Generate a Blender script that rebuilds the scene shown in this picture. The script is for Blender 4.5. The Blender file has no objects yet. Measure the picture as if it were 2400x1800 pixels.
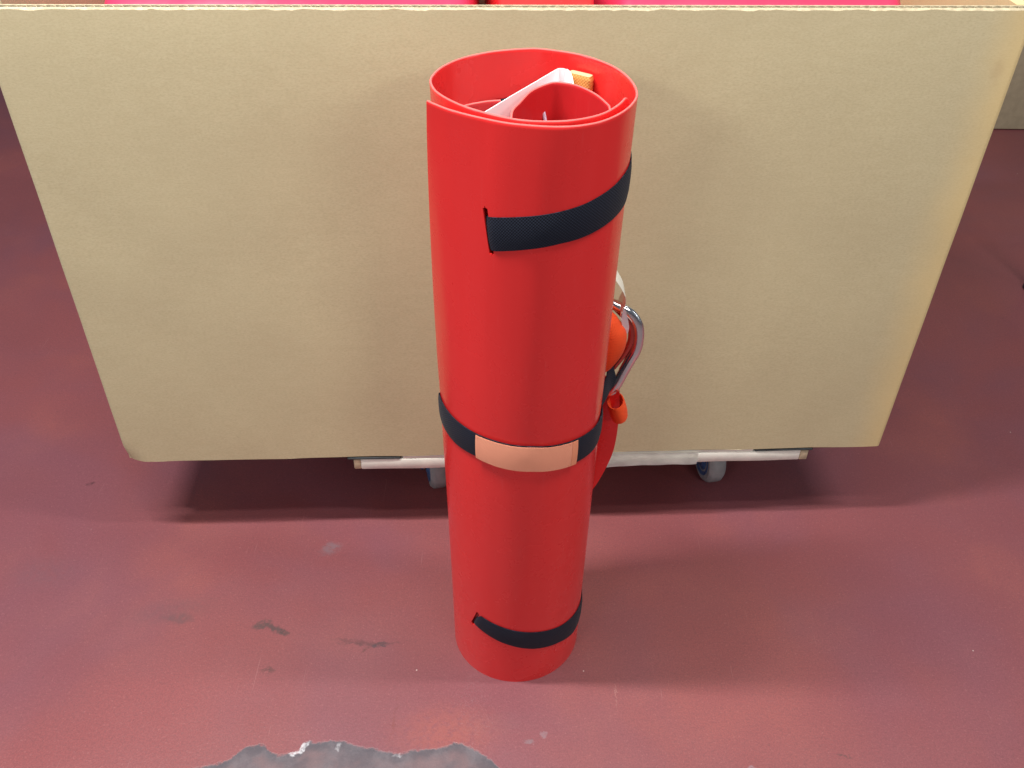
import bpy, bmesh, math, random
from mathutils import Vector, Matrix, Euler, noise
random.seed(7)
S = bpy.context.scene
COL = S.collection
rad = math.radians

# ------------------------------------------------------------------ camera
cam_d = bpy.data.cameras.new("camera")
cam = bpy.data.objects.new("camera", cam_d)
COL.objects.link(cam)
S.camera = cam
cam_d.sensor_fit = 'HORIZONTAL'
cam_d.sensor_width = 36.0
cam_d.lens = 36.0 * 2150 / 2400
cam_d.clip_start = 0.05
cam_d.clip_end = 100
cam.matrix_world = (Matrix.Translation((0, 0, 1.26597))
                    @ Matrix.Rotation(math.pi / 2 - 0.68034, 4, 'X')
                    @ Matrix.Rotation(0.0190, 4, 'Z'))

# ------------------------------------------------------------------ world (dim indoor ambience)
W = bpy.data.worlds.new("World")
S.world = W
W.use_nodes = True
bg = W.node_tree.nodes["Background"]
bg.inputs[0].default_value = (0.70, 0.80, 1.0, 1)
bg.inputs[1].default_value = 0.13

# ------------------------------------------------------------------ ceiling rows of fluorescent tubes, plus added fill lamps
def area_lamp(name, x, y, z, lx, ly, watt, col=(1.0, 0.98, 0.93), rot=(0, 0, 0)):
    d = bpy.data.lights.new(name, 'AREA')
    d.shape = 'RECTANGLE'
    d.size = lx
    d.size_y = ly
    d.energy = watt
    d.color = col
    o = bpy.data.objects.new(name, d)
    COL.objects.link(o)
    o.location = (x, y, z)
    o.rotation_euler = rot
    return o

area_lamp("tube_light_left", -0.85, 0.80, 2.6, 0.9, 0.10, 70, (1.0, 0.98, 0.95))
area_lamp("tube_light_right", 1.10, 0.80, 2.6, 1.0, 0.10, 33)
area_lamp("tube_light_centre", -0.10, 0.42, 2.6, 1.2, 0.10, 14)
area_lamp("front_fill_left", -1.7, -1.9, 2.5, 0.9, 0.25, 23, (1.0, 0.98, 0.93), (rad(52), 0, rad(-30)))  # added unseen fill, aimed to throw the roll's soft shadow on the box
area_lamp("front_fill_right", 1.7, -1.9, 2.5, 0.9, 0.25, 21, (1.0, 0.98, 0.93), (rad(52), 0, rad(30)))  # added unseen fill for the shadow band on the other side
area_lamp("tube_light_far", 0.2, 5.4, 2.9, 3.0, 0.25, 10, (0.75, 0.85, 1.0))
area_lamp("side_fill_right", 3.6, -0.45, 1.75, 0.22, 1.5, 8, (0.92, 0.96, 1.0), (rad(90), 0, rad(70)))  # no window here: narrow fill added for a vertical streak on the roll
area_lamp("side_fill_left", -3.6, -0.3, 1.75, 0.45, 1.5, 15, (0.80, 0.88, 1.0), (rad(90), 0, rad(-75)))  # no window here: cool fill added for the roll's bright left side

S.view_settings.view_transform = 'Standard'
S.view_settings.look = 'None'
S.view_settings.exposure = 0.02
S.view_settings.gamma = 1.0

# ------------------------------------------------------------------ node helpers
class NT:
    def __init__(self, name):
        self.m = bpy.data.materials.new(name)
        self.m.use_nodes = True
        self.t = self.m.node_tree
        self.b = self.t.nodes["Principled BSDF"]
        self.tc = None
    def n(self, typ, **kw):
        nd = self.t.nodes.new(typ)
        for k, v in kw.items():
            setattr(nd, k, v)
        return nd
    def link(self, a, b):
        self.t.links.new(a, b)
    def put(self, sock, v):
        if isinstance(v, bpy.types.NodeSocket):
            self.link(v, sock)
        else:
            sock.default_value = v
    def coord(self, which='Object'):
        if self.tc is None:
            self.tc = self.n('ShaderNodeTexCoord')
        return self.tc.outputs[which]
    def mapping(self, vec, loc=(0, 0, 0), rot=(0, 0, 0), scale=(1, 1, 1), typ='POINT'):
        m = self.n('ShaderNodeMapping', vector_type=typ)
        self.link(vec, m.inputs[0])
        m.inputs[1].default_value = loc
        m.inputs[2].default_value = rot
        m.inputs[3].default_value = scale
        return m.outputs[0]
    def noise(self, vec, scale, detail=3, rough=0.5, dist=0.0, out=0):
        m = self.n('ShaderNodeTexNoise')
        self.link(vec, m.inputs['Vector'])
        m.inputs['Scale'].default_value = scale
        m.inputs['Detail'].default_value = detail
        m.inputs['Roughness'].default_value = rough
        m.inputs['Distortion'].default_value = dist
        return m.outputs[out]
    def math(self, op, a, b=0.0, c=0.0, clamp=False):
        m = self.n('ShaderNodeMath', operation=op)
        m.use_clamp = clamp
        self.put(m.inputs[0], a)
        self.put(m.inputs[1], b)
        self.put(m.inputs[2], c)
        return m.outputs[0]
    def vmath(self, op, a, b=(0, 0, 0), out=0):
        m = self.n('ShaderNodeVectorMath', operation=op)
        self.put(m.inputs[0], a)
        self.put(m.inputs[1], b)
        return m.outputs[out]
    def rng(self, v, a, b, c=0.0, d=1.0, smooth=True):
        m = self.n('ShaderNodeMapRange')
        m.interpolation_type = 'SMOOTHSTEP' if smooth else 'LINEAR'
        self.link(v, m.inputs[0])
        for i, q in enumerate((a, b, c, d)):
            m.inputs[i + 1].default_value = q
        return m.outputs[0]
    def mix(self, f, a, b):
        m = self.n('ShaderNodeMix', data_type='RGBA')
        self.put(m.inputs[0], f)
        for i, v in ((6, a), (7, b)):
            if isinstance(v, tuple) and len(v) == 3:
                v = v + (1,)
            self.put(m.inputs[i], v)
        return m.outputs[2]
    def bump(self, h, strength=0.3, dist=0.001, normal=None):
        m = self.n('ShaderNodeBump')
        m.inputs['Strength'].default_value = strength
        m.inputs['Distance'].default_value = dist
        self.link(h, m.inputs['Height'])
        if normal is not None:
            self.link(normal, m.inputs['Normal'])
        return m.outputs[0]
    def base(self, v):
        if isinstance(v, tuple) and len(v) == 3:
            v = v + (1,)
        self.put(self.b.inputs['Base Color'], v)
    def rough(self, v):
        self.put(self.b.inputs['Roughness'], v)
    def normal(self, v):
        self.link(v, self.b.inputs['Normal'])
    def __setitem__(self, k, v):
        self.put(self.b.inputs[k], v)

# ------------------------------------------------------------------ materials
def mat_floor():
    M = NT("painted_concrete")
    v = M.coord()
    big = M.noise(v, 1.3, 3, 0.5)
    mid = M.noise(M.mapping(v, loc=(4, 2, 0)), 4.2, 4, 0.55)
    mid2 = M.noise(M.mapping(v, loc=(9, 5, 3)), 2.1, 3, 0.6, 0.4)
    fine = M.noise(v, 420, 2, 0.7)
    grain = M.noise(v, 90, 4, 0.7)
    c = M.mix(M.rng(big, 0.32, 0.68), (0.225, 0.066, 0.072), (0.295, 0.080, 0.080))
    c = M.mix(M.rng(mid2, 0.42, 0.68, 0, 0.62), c, (0.205, 0.075, 0.100))
    c = M.mix(M.rng(mid, 0.50, 0.82, 0, 0.30), c, (0.42, 0.115, 0.078))
    c = M.mix(M.rng(fine, 0.30, 0.70, 0, 0.42), c, (0.13, 0.045, 0.055))
    c = M.mix(M.rng(M.noise(v, 170, 5, 0.8), 0.48, 0.66, 0, 0.30), c, (0.13, 0.05, 0.055))
    c = M.mix(M.rng(M.noise(M.mapping(v, loc=(2, 8, 1)), 230, 4, 0.8), 0.56, 0.70, 0, 0.30), c, (0.46, 0.20, 0.19))
    # fine dark pits and pale grit
    vor = M.n('ShaderNodeTexVoronoi')
    M.link(v, vor.inputs['Vector'])
    vor.inputs['Scale'].default_value = 48
    pit = M.rng(vor.outputs['Distance'], 0.0, 0.10, 1, 0)
    pit = M.math('MULTIPLY', pit, M.rng(M.noise(v, 9, 2), 0.56, 0.66))
    c = M.mix(M.math('MULTIPLY', pit, 0.6), c, (0.07, 0.045, 0.05))
    vor2 = M.n('ShaderNodeTexVoronoi')
    M.link(v, vor2.inputs['Vector'])
    vor2.inputs['Scale'].default_value = 11
    grit = M.rng(vor2.outputs['Distance'], 0.006, 0.018, 1, 0)
    c = M.mix(M.math('MULTIPLY', grit, 0.85), c, (0.75, 0.62, 0.58))
    # long faint scratches and drag marks
    for k, (rz, sc, lo) in enumerate(((0.5, 5.0, 0.70), (-0.9, 4.0, 0.72), (1.35, 6.0, 0.71))):
        sv = M.noise(M.mapping(v, loc=(k * 3.1, k, 0), rot=(0, 0, rz), scale=(60, 1.6, 1)), sc, 2, 0.5)
        gate = M.rng(M.noise(M.mapping(v, loc=(k * 5, 7, k)), 3.5, 2), 0.50, 0.62)
        c = M.mix(M.math('MULTIPLY', M.rng(sv, lo, lo + 0.06, 0, 0.20), gate), c, (0.50, 0.27, 0.26) if k != 1 else (0.12, 0.05, 0.055))
    # scuffs
    wob = M.vmath('SCALE', M.vmath('SUBTRACT', M.noise(v, 70, 4, 0.65, out=1), (0.5, 0.5, 0.5)))
    wob.node.inputs['Scale'].default_value = 0.022
    vd = M.vmath('ADD', v, wob)
    def spot(x, y, a, b, rot, k, col, soft=0.35):
        nonlocal c
        q = M.mapping(vd, loc=(x, y, 0), rot=(0, 0, rot), scale=(a, b, 1), typ='TEXTURE')
        q = M.vmath('MULTIPLY', q, (1, 1, 0))
        L = M.vmath('LENGTH', q, out=1)
        m = M.math('MULTIPLY', M.rng(L, 1 - soft, 1 + soft, 1, 0), M.rng(grain, 0.34, 0.56, 0.25, 1))
        c = M.mix(M.math('MULTIPLY', m, k), c, col)
    spot(-0.546, 0.930, 0.022, 0.008, 0.0, 0.55, (0.10, 0.06, 0.065), 0.6)
    spot(-0.56, 0.945, 0.06, 0.020, 0.2, 0.25, (0.12, 0.075, 0.08), 0.8)
    spot(-0.406, 0.920, 0.015, 0.008, 0.4, 0.85, (0.085, 0.055, 0.055))
    spot(-0.380, 0.913, 0.018, 0.0065, -0.45, 0.85, (0.075, 0.05, 0.052))
    spot(-0.366, 0.908, 0.010, 0.006, -0.3, 0.8, (0.07, 0.045, 0.045))
    spot(-0.252, 0.893, 0.026, 0.0045, -0.08, 0.65, (0.12, 0.045, 0.05), 0.5)
    spot(-0.205, 0.887, 0.014, 0.0055, 0.15, 0.85, (0.045, 0.04, 0.05))
    spot(-0.222, 0.889, 0.052, 0.0022, 0.04, 0.75, (0.11, 0.045, 0.05), 0.5)
    spot(-0.228, 0.880, 0.007, 0.003, 0.8, 0.7, (0.10, 0.04, 0.04))
    spot(-0.376, 0.836, 0.011, 0.0028, 0.05, 0.8, (0.10, 0.045, 0.045))
    spot(-0.374, 0.838, 0.003, 0.008, 0.3, 0.7, (0.10, 0.045, 0.045))
    spot(-0.319, 1.087, 0.016, 0.012, 0.5, 0.5, (0.17, 0.15, 0.17), 0.6)
    spot(-0.804, 1.236, 0.009, 0.004, 0.3, 0.9, (0.08, 0.03, 0.035))
    spot(-0.80, 1.02, 0.05, 0.03, 0.0, 0.22, (0.13, 0.08, 0.10), 0.8)
    spot(0.055, 0.735, 0.005, 0.004, 0.0, 0.35, (0.30, 0.27, 0.30))
    spot(0.035, 0.722, 0.007, 0.004, 0.0, 0.5, (0.22, 0.19, 0.21))
    spot(0.36, 0.685, 0.006, 0.005, 0.0, 0.6, (0.30, 0.26, 0.30))
    spot(0.50, 0.71, 0.010, 0.0015, -0.4, 0.7, (0.10, 0.05, 0.05))
    spot(0.17, 0.80, 0.0009, 0.020, -0.05, 0.28, (0.55, 0.33, 0.28), 0.5)
    spot(-0.168, 0.760, 0.0012, 0.035, -0.06, 0.6, (0.17, 0.05, 0.05), 0.5)
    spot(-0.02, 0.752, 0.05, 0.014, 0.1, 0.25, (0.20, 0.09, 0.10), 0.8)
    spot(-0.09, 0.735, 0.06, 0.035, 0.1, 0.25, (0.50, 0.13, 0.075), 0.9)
    # worn patch of bare grey concrete at the front
    sep = M.n('ShaderNodeSeparateXYZ')
    M.link(v, sep.inputs[0])
    pts = [(-0.520, 0.600), (-0.475, 0.665), (-0.4313, 0.676), (-0.405, 0.684), (-0.388, 0.6990), (-0.3597, 0.7105),
           (-0.347, 0.703), (-0.336, 0.6965), (-0.3016, 0.7005), (-0.292, 0.7160), (-0.27, 0.7165), (-0.2419, 0.7185), (-0.22, 0.711),
           (-0.1902, 0.7074), (-0.1582, 0.7010), (-0.135, 0.707), (-0.1151, 0.7089), (-0.09, 0.713), (-0.0719, 0.7195),
           (-0.056, 0.714), (-0.0398, 0.7071), (-0.022, 0.695), (-0.008, 0.683), (0.02, 0.66), (0.05, 0.60)]
    fc = M.n('ShaderNodeFloatCurve')
    x01 = M.rng(sep.outputs[0], -0.55, 0.08, 0, 1, smooth=False)
    M.link(x01, fc.inputs['Value'])
    cv = fc.mapping.curves[0]
    cps = [(0.0, 0.0)] + [((x + 0.55) / 0.63, (y - 0.55) / 0.20) for x, y in pts] + [(1.0, 0.0)]
    for i, (a, b) in enumerate(cps):
        if i == 0:
            cv.points[0].location = (a, b)
        elif i == len(cps) - 1:
            cv.points[-1].location = (a, b)
        else:
            cv.points.new(a, b)
    fc.mapping.update()
    edge = M.math('MULTIPLY_ADD', fc.outputs[0], 0.20, 0.55)
    d = M.math('SUBTRACT', edge, sep.outputs[1])
    d = M.math('ADD', d, M.math('MULTIPLY', M.math('SUBTRACT', M.noise(v, 75, 5, 0.65), 0.5), 0.016))
    worn = M.rng(d, -0.0012, 0.0030)
    inner = M.rng(d, 0.004, 0.024)
    grey = M.mix(M.rng(M.noise(v, 26, 5, 0.7), 0.38, 0.66), (0.062, 0.062, 0.078), (0.125, 0.118, 0.135))
    grey = M.mix(M.math('MULTIPLY', inner, M.rng(M.noise(M.mapping(v, loc=(3, 3, 0)), 14, 4, 0.6), 0.40, 0.60, 0.15, 0.7)), grey, (0.19, 0.115, 0.12))
    grey = M.mix(M.rng(fine, 0.35, 0.7, 0, 0.35), grey, (0.09, 0.08, 0.09))
    c = M.mix(M.math('MULTIPLY', worn, 0.93), c, grey)
    # chips of white paint on the worn edge
    def chip(x, y, a, b, r, k=0.9):
        spot(x, y, a, b, r, k, (0.55, 0.55, 0.58), 0.4)
    chip(-0.2960, 0.7070, 0.0042, 0.0105, -0.5)
    chip(-0.306, 0.6985, 0.0085, 0.0035, 0.25)
    chip(-0.245, 0.709, 0.004, 0.006, 0.0, 0.4)
    chip(-0.158, 0.697, 0.005, 0.003, 0.3, 0.4)
    M.base(c)
    r = M.rng(mid, 0.3, 0.7, 0.36, 0.47)
    M.rough(M.math('ADD', r, M.math('MULTIPLY', worn, 0.18)))
    M['Specular IOR Level'] = 0.5
    h = M.math('ADD', M.math('MULTIPLY', M.noise(v, 260, 3, 0.6), 0.35), M.math('MULTIPLY', worn, -1.0))
    n1 = M.bump(h, 0.5, 0.0014)
    n2 = M.bump(M.noise(v, 6, 2, 0.5), 0.25, 0.004, n1)
    M.normal(n2)
    return M.m

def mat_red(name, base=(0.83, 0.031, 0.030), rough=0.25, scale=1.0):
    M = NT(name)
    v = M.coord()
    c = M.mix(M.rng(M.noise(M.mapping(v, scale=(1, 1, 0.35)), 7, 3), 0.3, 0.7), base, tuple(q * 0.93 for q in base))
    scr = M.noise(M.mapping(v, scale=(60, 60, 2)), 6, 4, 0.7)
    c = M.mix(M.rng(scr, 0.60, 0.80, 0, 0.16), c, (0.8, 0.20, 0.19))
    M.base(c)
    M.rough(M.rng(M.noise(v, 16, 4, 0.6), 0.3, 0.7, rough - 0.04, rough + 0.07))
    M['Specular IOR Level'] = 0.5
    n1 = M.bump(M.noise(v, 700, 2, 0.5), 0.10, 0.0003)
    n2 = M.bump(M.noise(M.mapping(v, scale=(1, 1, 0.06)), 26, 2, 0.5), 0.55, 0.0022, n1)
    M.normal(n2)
    return M.m

def mat_simple(name, col, rough=0.5, metal=0.0, var=0.12, nscale=30, bump=0.15, bdist=0.0004, bscale=300, **kw):
    M = NT(name)
    v = M.coord()
    c = M.mix(M.rng(M.noise(v, nscale, 4, 0.6), 0.3, 0.7), col, tuple(q * (1 - var) for q in col))
    M.base(c)
    M.rough(M.rng(M.noise(v, nscale * 1.7, 3), 0.3, 0.7, max(0.03, rough - 0.05), rough + 0.06))
    M['Metallic'] = metal
    if bump:
        M.normal(M.bump(M.noise(v, bscale, 3, 0.6), bump, bdist))
    for k, q in kw.items():
        M[k.replace('_', ' ')] = q
    return M.m

def mat_webbing(name, col, col2, pitch=0.0019, rough=0.75, rib=False):
    M = NT(name)
    uv = M.coord('UV')
    s = M.n('ShaderNodeSeparateXYZ')
    M.link(uv, s.inputs[0])
    k = 2 * math.pi / pitch
    a = M.math('SINE', M.math('MULTIPLY', s.outputs[0], k))
    b = M.math('SINE', M.math('MULTIPLY', s.outputs[1], k * (0.35 if rib else 1.0)))
    w = M.math('MULTIPLY', a, b) if not rib else b
    M.base(M.mix(M.rng(w, -0.7, 0.9), col, col2))
    M.rough(rough)
    M['Specular IOR Level'] = 0.3
    M['Sheen Weight'] = 0.04
    M['Sheen Roughness'] = 0.4
    M.normal(M.bump(w, 0.45, 0.0004))
    return M.m

def mat_cardboard():
    M = NT("cardboard")
    v = M.coord()
    sep = M.n('ShaderNodeSeparateXYZ')
    M.link(v, sep.inputs[0])
    f1 = M.noise(M.mapping(v, scale=(0.6, 0.6, 1.6)), 55, 5, 0.7)
    f2 = M.noise(M.mapping(v, scale=(1, 1, 2.5)), 210, 4, 0.75)
    lg = M.noise(v, 2.6, 4, 0.6)
    c = M.mix(M.rng(f1, 0.32, 0.68), (0.620, 0.535, 0.335), (0.590, 0.505, 0.31))
    c = M.mix(M.rng(f2, 0.38, 0.72, 0, 0.60), c, (0.47, 0.39, 0.235))
    c = M.mix(M.rng(lg, 0.40, 0.75, 0, 0.18), c, (0.54, 0.455, 0.28))
    # yellower right margin with one brown damp stain
    e = M.math('ADD', sep.outputs[0], M.math('MULTIPLY', M.math('SUBTRACT', M.noise(v, 8, 3), 0.5), 0.05))
    c = M.mix(M.rng(e, 0.575, 0.66, 0, 0.60), c, (0.80, 0.58, 0.25))
    q = M.mapping(v, loc=(0.621, 0, 0.665), scale=(0.009, 1, 0.020), typ='TEXTURE')
    L = M.vmath('LENGTH', M.vmath('MULTIPLY', q, (1, 0, 1)), out=1)
    L = M.math('ADD', L, M.math('MULTIPLY', M.math('SUBTRACT', M.noise(v, 45, 4), 0.5), 1.6))
    c = M.mix(M.rng(L, 0.2, 1.4, 0.16, 0), c, (0.36, 0.20, 0.10))
    M.base(c)
    M.rough(0.82)
    M['Specular IOR Level'] = 0.25
    M.normal(M.bump(f2, 0.12, 0.0005, M.bump(M.noise(M.mapping(v, scale=(1.6, 1.6, 0.5)), 5, 3), 0.18, 0.004)))
    return M.m

MF = mat_floor()
RED = mat_red("red_plastic")
REDSHADE = mat_red("red_plastic_shaded", (0.60, 0.020, 0.024), 0.38)  # same red plastic, darkened to stand in for shade inside the roll
PINKEDGE = mat_simple("cut_red_edge", (0.80, 0.165, 0.150), 0.4, nscale=60, bump=0.2)
BLACKWEB = mat_webbing("navy_black_webbing", (0.002, 0.0035, 0.009), (0.016, 0.022, 0.042), 0.0034)
ORANGEWEB = mat_webbing("orange_webbing", (0.95, 0.10, 0.02), (0.80, 0.06, 0.012), 0.0026)
SALMON = mat_webbing("salmon_label_cloth", (1.0, 0.41, 0.26), (1.0, 0.38, 0.23), 0.0022, 0.8)
SALMON2 = mat_webbing("salmon_label_fold", (0.97, 0.36, 0.20), (0.92, 0.33, 0.18), 0.0022, 0.8)
TAN = mat_webbing("tan_webbing", (0.80, 0.40, 0.115), (0.58, 0.25, 0.06), 0.0036, 0.8)
TANTOP = mat_simple("pale_tan_edge", (0.62, 0.44, 0.25), 0.8)
WHITE = mat_simple("white_nylon", (0.95, 0.95, 0.97), 0.55, nscale=40, var=0.03)
STEEL = mat_simple("polished_steel", (0.92, 0.91, 0.90), 0.20, 1.0, nscale=20, bump=0.05)
CARD = mat_cardboard()
CARDDARK = mat_simple("dull_cardboard", (0.40, 0.335, 0.225), 0.85, nscale=40, var=0.15)
CARDEDGE = mat_simple("torn_cardboard_edge", (0.56, 0.47, 0.31), 0.9, nscale=120, var=0.35, bump=0.4)
CARDLIGHT = mat_simple("torn_paper_liner", (0.80, 0.73, 0.57), 0.9, nscale=90, var=0.15)
BOARD = mat_simple("white_painted_board", (0.90, 0.88, 0.78), 0.5, nscale=26, var=0.16, bump=0.25, bdist=0.001, bscale=40)
BAREWOOD = mat_simple("bare_plywood", (0.62, 0.50, 0.33), 0.7, nscale=80, var=0.3)
FILM = mat_simple("plastic_film", (0.92, 0.91, 0.86), 0.35, nscale=40, bump=0.4, bdist=0.002, bscale=60)
PAD = mat_simple("dark_rubber_pad", (0.045, 0.052, 0.055), 0.6, nscale=50, var=0.4)
TYRE = mat_simple("grey_rubber", (0.30, 0.325, 0.33), 0.6, nscale=60, var=0.2)
BLUE = mat_simple("blue_plastic", (0.05, 0.13, 0.30), 0.3)
ZINC = mat_simple("zinc_steel", (0.55, 0.56, 0.58), 0.3, 1.0)
CORD = mat_simple("pale_lilac_cord", (0.72, 0.60, 0.78), 0.8, nscale=200, var=0.3)
TAG = mat_simple("cream_paper_tag", (0.85, 0.82, 0.72), 0.55)
CLEAR = mat_simple("clear_plastic_tag", (0.80, 0.84, 0.88), 0.12, nscale=40, bump=0.5, bdist=0.002, bscale=90)
MAGENTA = mat_red("pinkish_red_plastic", (0.62, 0.040, 0.10), 0.34)
DARKFOOT = mat_simple("dark_chrome", (0.10, 0.09, 0.14), 0.2, 0.8)

# ------------------------------------------------------------------ object helpers
def empty(name, loc=(0, 0, 0), rz=0.0, **kw):
    o = bpy.data.objects.new(name, None)
    COL.objects.link(o)
    o.location = loc
    o.rotation_euler = (0, 0, rz)
    for k, v in kw.items():
        o[k] = v
    return o

def link(name, me, mats, parent=None, loc=(0, 0, 0), rot=(0, 0, 0), smooth=False, **kw):
    if not isinstance(mats, (list, tuple)):
        mats = [mats]
    for m in mats:
        me.materials.append(m)
    if smooth:
        for p in me.polygons:
            p.use_smooth = True
    o = bpy.data.objects.new(name, me)
    COL.objects.link(o)
    o.location = loc
    o.rotation_euler = rot
    if parent is not None:
        o.parent = parent
    for k, v in kw.items():
        o[k] = v
    return o

def bm_mesh(bm, name, sharp=None):
    bmesh.ops.recalc_face_normals(bm, faces=bm.faces)
    me = bpy.data.meshes.new(name)
    bm.to_mesh(me)
    bm.free()
    if sharp is not None:
        me.polygons.foreach_set('use_smooth', [True] * len(me.polygons))
        me.set_sharp_from_angle(angle=rad(sharp))
    return me

def box_bm(bm, x0, x1, y0, y1, z0, z1, bev=0.0, seg=2, cuts=0):
    r = bmesh.ops.create_cube(bm, size=1)
    vs = r['verts']
    for v in vs:
        v.co = Vector(((x0 + x1) / 2 + v.co.x * (x1 - x0), (y0 + y1) / 2 + v.co.y * (y1 - y0), (z0 + z1) / 2 + v.co.z * (z1 - z0)))
    if bev:
        es = list({e for v in vs for e in v.link_edges})
        bmesh.ops.bevel(bm, geom=es, offset=bev, segments=seg, affect='EDGES', profile=0.5)

def catmull(P, n, closed=False):
    P = [Vector(p) for p in P]
    out = []
    m = len(P)
    cnt = m if closed else m - 1
    for i in range(cnt):
        if closed:
            a, b, c, d = P[(i - 1) % m], P[i], P[(i + 1) % m], P[(i + 2) % m]
        else:
            a = P[i - 1] if i else P[0] * 2 - P[1]
            b, c = P[i], P[i + 1]
            d = P[i + 2] if i + 2 < m else P[-1] * 2 - P[-2]
        for k in range(n):
            t = k / n
            out.append(0.5 * ((2 * b) + (c - a) * t + (2 * a - 5 * b + 4 * c - d) * t * t + (-a + 3 * b - 3 * c + d) * t ** 3))
    if not closed:
        out.append(P[-1])
    return out

def resample(P, n):
    L = [0]
    for a, b in zip(P, P[1:]):
        L.append(L[-1] + (b - a).length)
    out = []
    j = 0
    for i in range(n):
        t = L[-1] * i / (n - 1)
        while j < len(L) - 2 and L[j + 1] < t:
            j += 1
        u = (t - L[j]) / max(1e-9, L[j + 1] - L[j])
        out.append(P[j].lerp(P[j + 1], u))
    return out, L[-1]

def ribbon_mesh(name, top, bot, thick, closed=False, across=4, outward=None, bulge=0.0):
    """closed solid band between two edge curves (outer face carries UVs in metres)"""
    n = len(top)
    bm = bmesh.new()
    uvl = bm.loops.layers.uv.new("UVMap")
    nor = []
    for i in range(n):
        a = (top[(i + 1) % n] + bot[(i + 1) % n]) if (closed or i < n - 1) else (top[i] + bot[i])
        b = (top[i - 1] + bot[i - 1]) if (closed or i > 0) else (top[i] + bot[i])
        t = (a - b)
        w = top[i] - bot[i]
        q = t.cross(w)
        q.normalize()
        if outward is not None and q.dot(outward(i)) < 0:
            q = -q
        nor.append(q)
    A, B, U = [], [], []
    s = 0
    for i in range(n):
        if i:
            s += ((top[i] + bot[i]) / 2 - (top[i - 1] + bot[i - 1]) / 2).length
        ra, rb_, ru = [], [], []
        for j in range(across + 1):
            f = j / across
            p = bot[i].lerp(top[i], f)
            k = thick * (0.55 if j in (0, across) else 1.0) + bulge * math.sin(math.pi * f)
            ra.append(bm.verts.new(p + nor[i] * k))
            rb_.append(bm.verts.new(p + nor[i] * bulge * math.sin(math.pi * f) * 0.9))
            ru.append((s, f * (top[i] - bot[i]).length))
        A.append(ra); B.append(rb_); U.append(ru)
    def face(vs, us):
        f = bm.faces.new(vs)
        for lp, u in zip(f.loops, us):
            lp[uvl].uv = u
    m = n if closed else n - 1
    for i in range(m):
        k = (i + 1) % n
        for j in range(across):
            us = [U[i][j], U[k][j] if k else (s, U[0][j][1]), U[k][j + 1] if k else (s, U[0][j + 1][1]), U[i][j + 1]]
            face([A[i][j], A[k][j], A[k][j + 1], A[i][j + 1]], us)
            face([B[i][j + 1], B[k][j + 1], B[k][j], B[i][j]], us[::-1])
        for j in (0, across):
            face([A[i][j], B[i][j], B[k][j], A[k][j]], [U[i][j]] * 4)
    if not closed:
        for i in (0, n - 1):
            for j in range(across):
                face([A[i][j], A[i][j + 1], B[i][j + 1], B[i][j]], [U[i][j]] * 4)
    return bm_mesh(bm, name, 50)

def tube_mesh(name, P, r, closed=False, seg=14, flat=1.0):
    bm = bmesh.new()
    n = len(P)
    rings = []
    prev = Vector((0, 0, 1))
    for i in range(n):
        a = P[(i + 1) % n] if (closed or i < n - 1) else P[i]
        b = P[i - 1] if (closed or i > 0) else P[i]
        t = (a - b).normalized()
        u = t.cross(prev)
        if u.length < 1e-4:
            u = t.cross(Vector((0, 1, 0)))
        u.normalize()
        w = u.cross(t).normalized()
        prev = w
        rr = r(i / max(1, n - 1)) if callable(r) else r
        rings.append([bm.verts.new(P[i] + u * math.cos(k * 2 * math.pi / seg) * rr + w * math.sin(k * 2 * math.pi / seg) * rr * flat) for k in range(seg)])
    m = n if closed else n - 1
    for i in range(m):
        k2 = (i + 1) % n
        for k in range(seg):
            q = (k + 1) % seg
            bm.faces.new([rings[i][k], rings[i][q], rings[k2][q], rings[k2][k]])
    if not closed:
        bm.faces.new(rings[0]); bm.faces.new(rings[-1])
    return bm_mesh(bm, name, 50)

def lathe(bm, prof, seg, axis='Z', mat=0):
    rings = []
    for r, h in prof:
        ring = []
        for k in range(seg):
            a = 2 * math.pi * k / seg
            c, s = math.cos(a) * r, math.sin(a) * r
            ring.append(bm.verts.new((c, s, h) if axis == 'Z' else (h, c, s)))
        rings.append(ring)
    for i in range(len(rings) - 1):
        for k in range(seg):
            q = (k + 1) % seg
            bm.faces.new([rings[i][k], rings[i][q], rings[i + 1][q], rings[i + 1][k]]).material_index = mat
    bm.faces.new(rings[0]).material_index = mat
    bm.faces.new(rings[-1]).material_index = mat

# ------------------------------------------------------------------ floor
bm = bmesh.new()
bmesh.ops.create_grid(bm, x_segments=12, y_segments=12, size=8)
link("floor", bm_mesh(bm, "floor"), MF, kind='structure')

# ------------------------------------------------------------------ rolled stretcher
RC = Vector((0.01542, 0.92258, 0))
H = 0.915
RATIO = 0.09843 / 0.10647
roll = empty("rolled_stretcher", RC, label="tall red plastic rescue stretcher rolled into a tube, standing before the cardboard box", category="stretcher")

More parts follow.
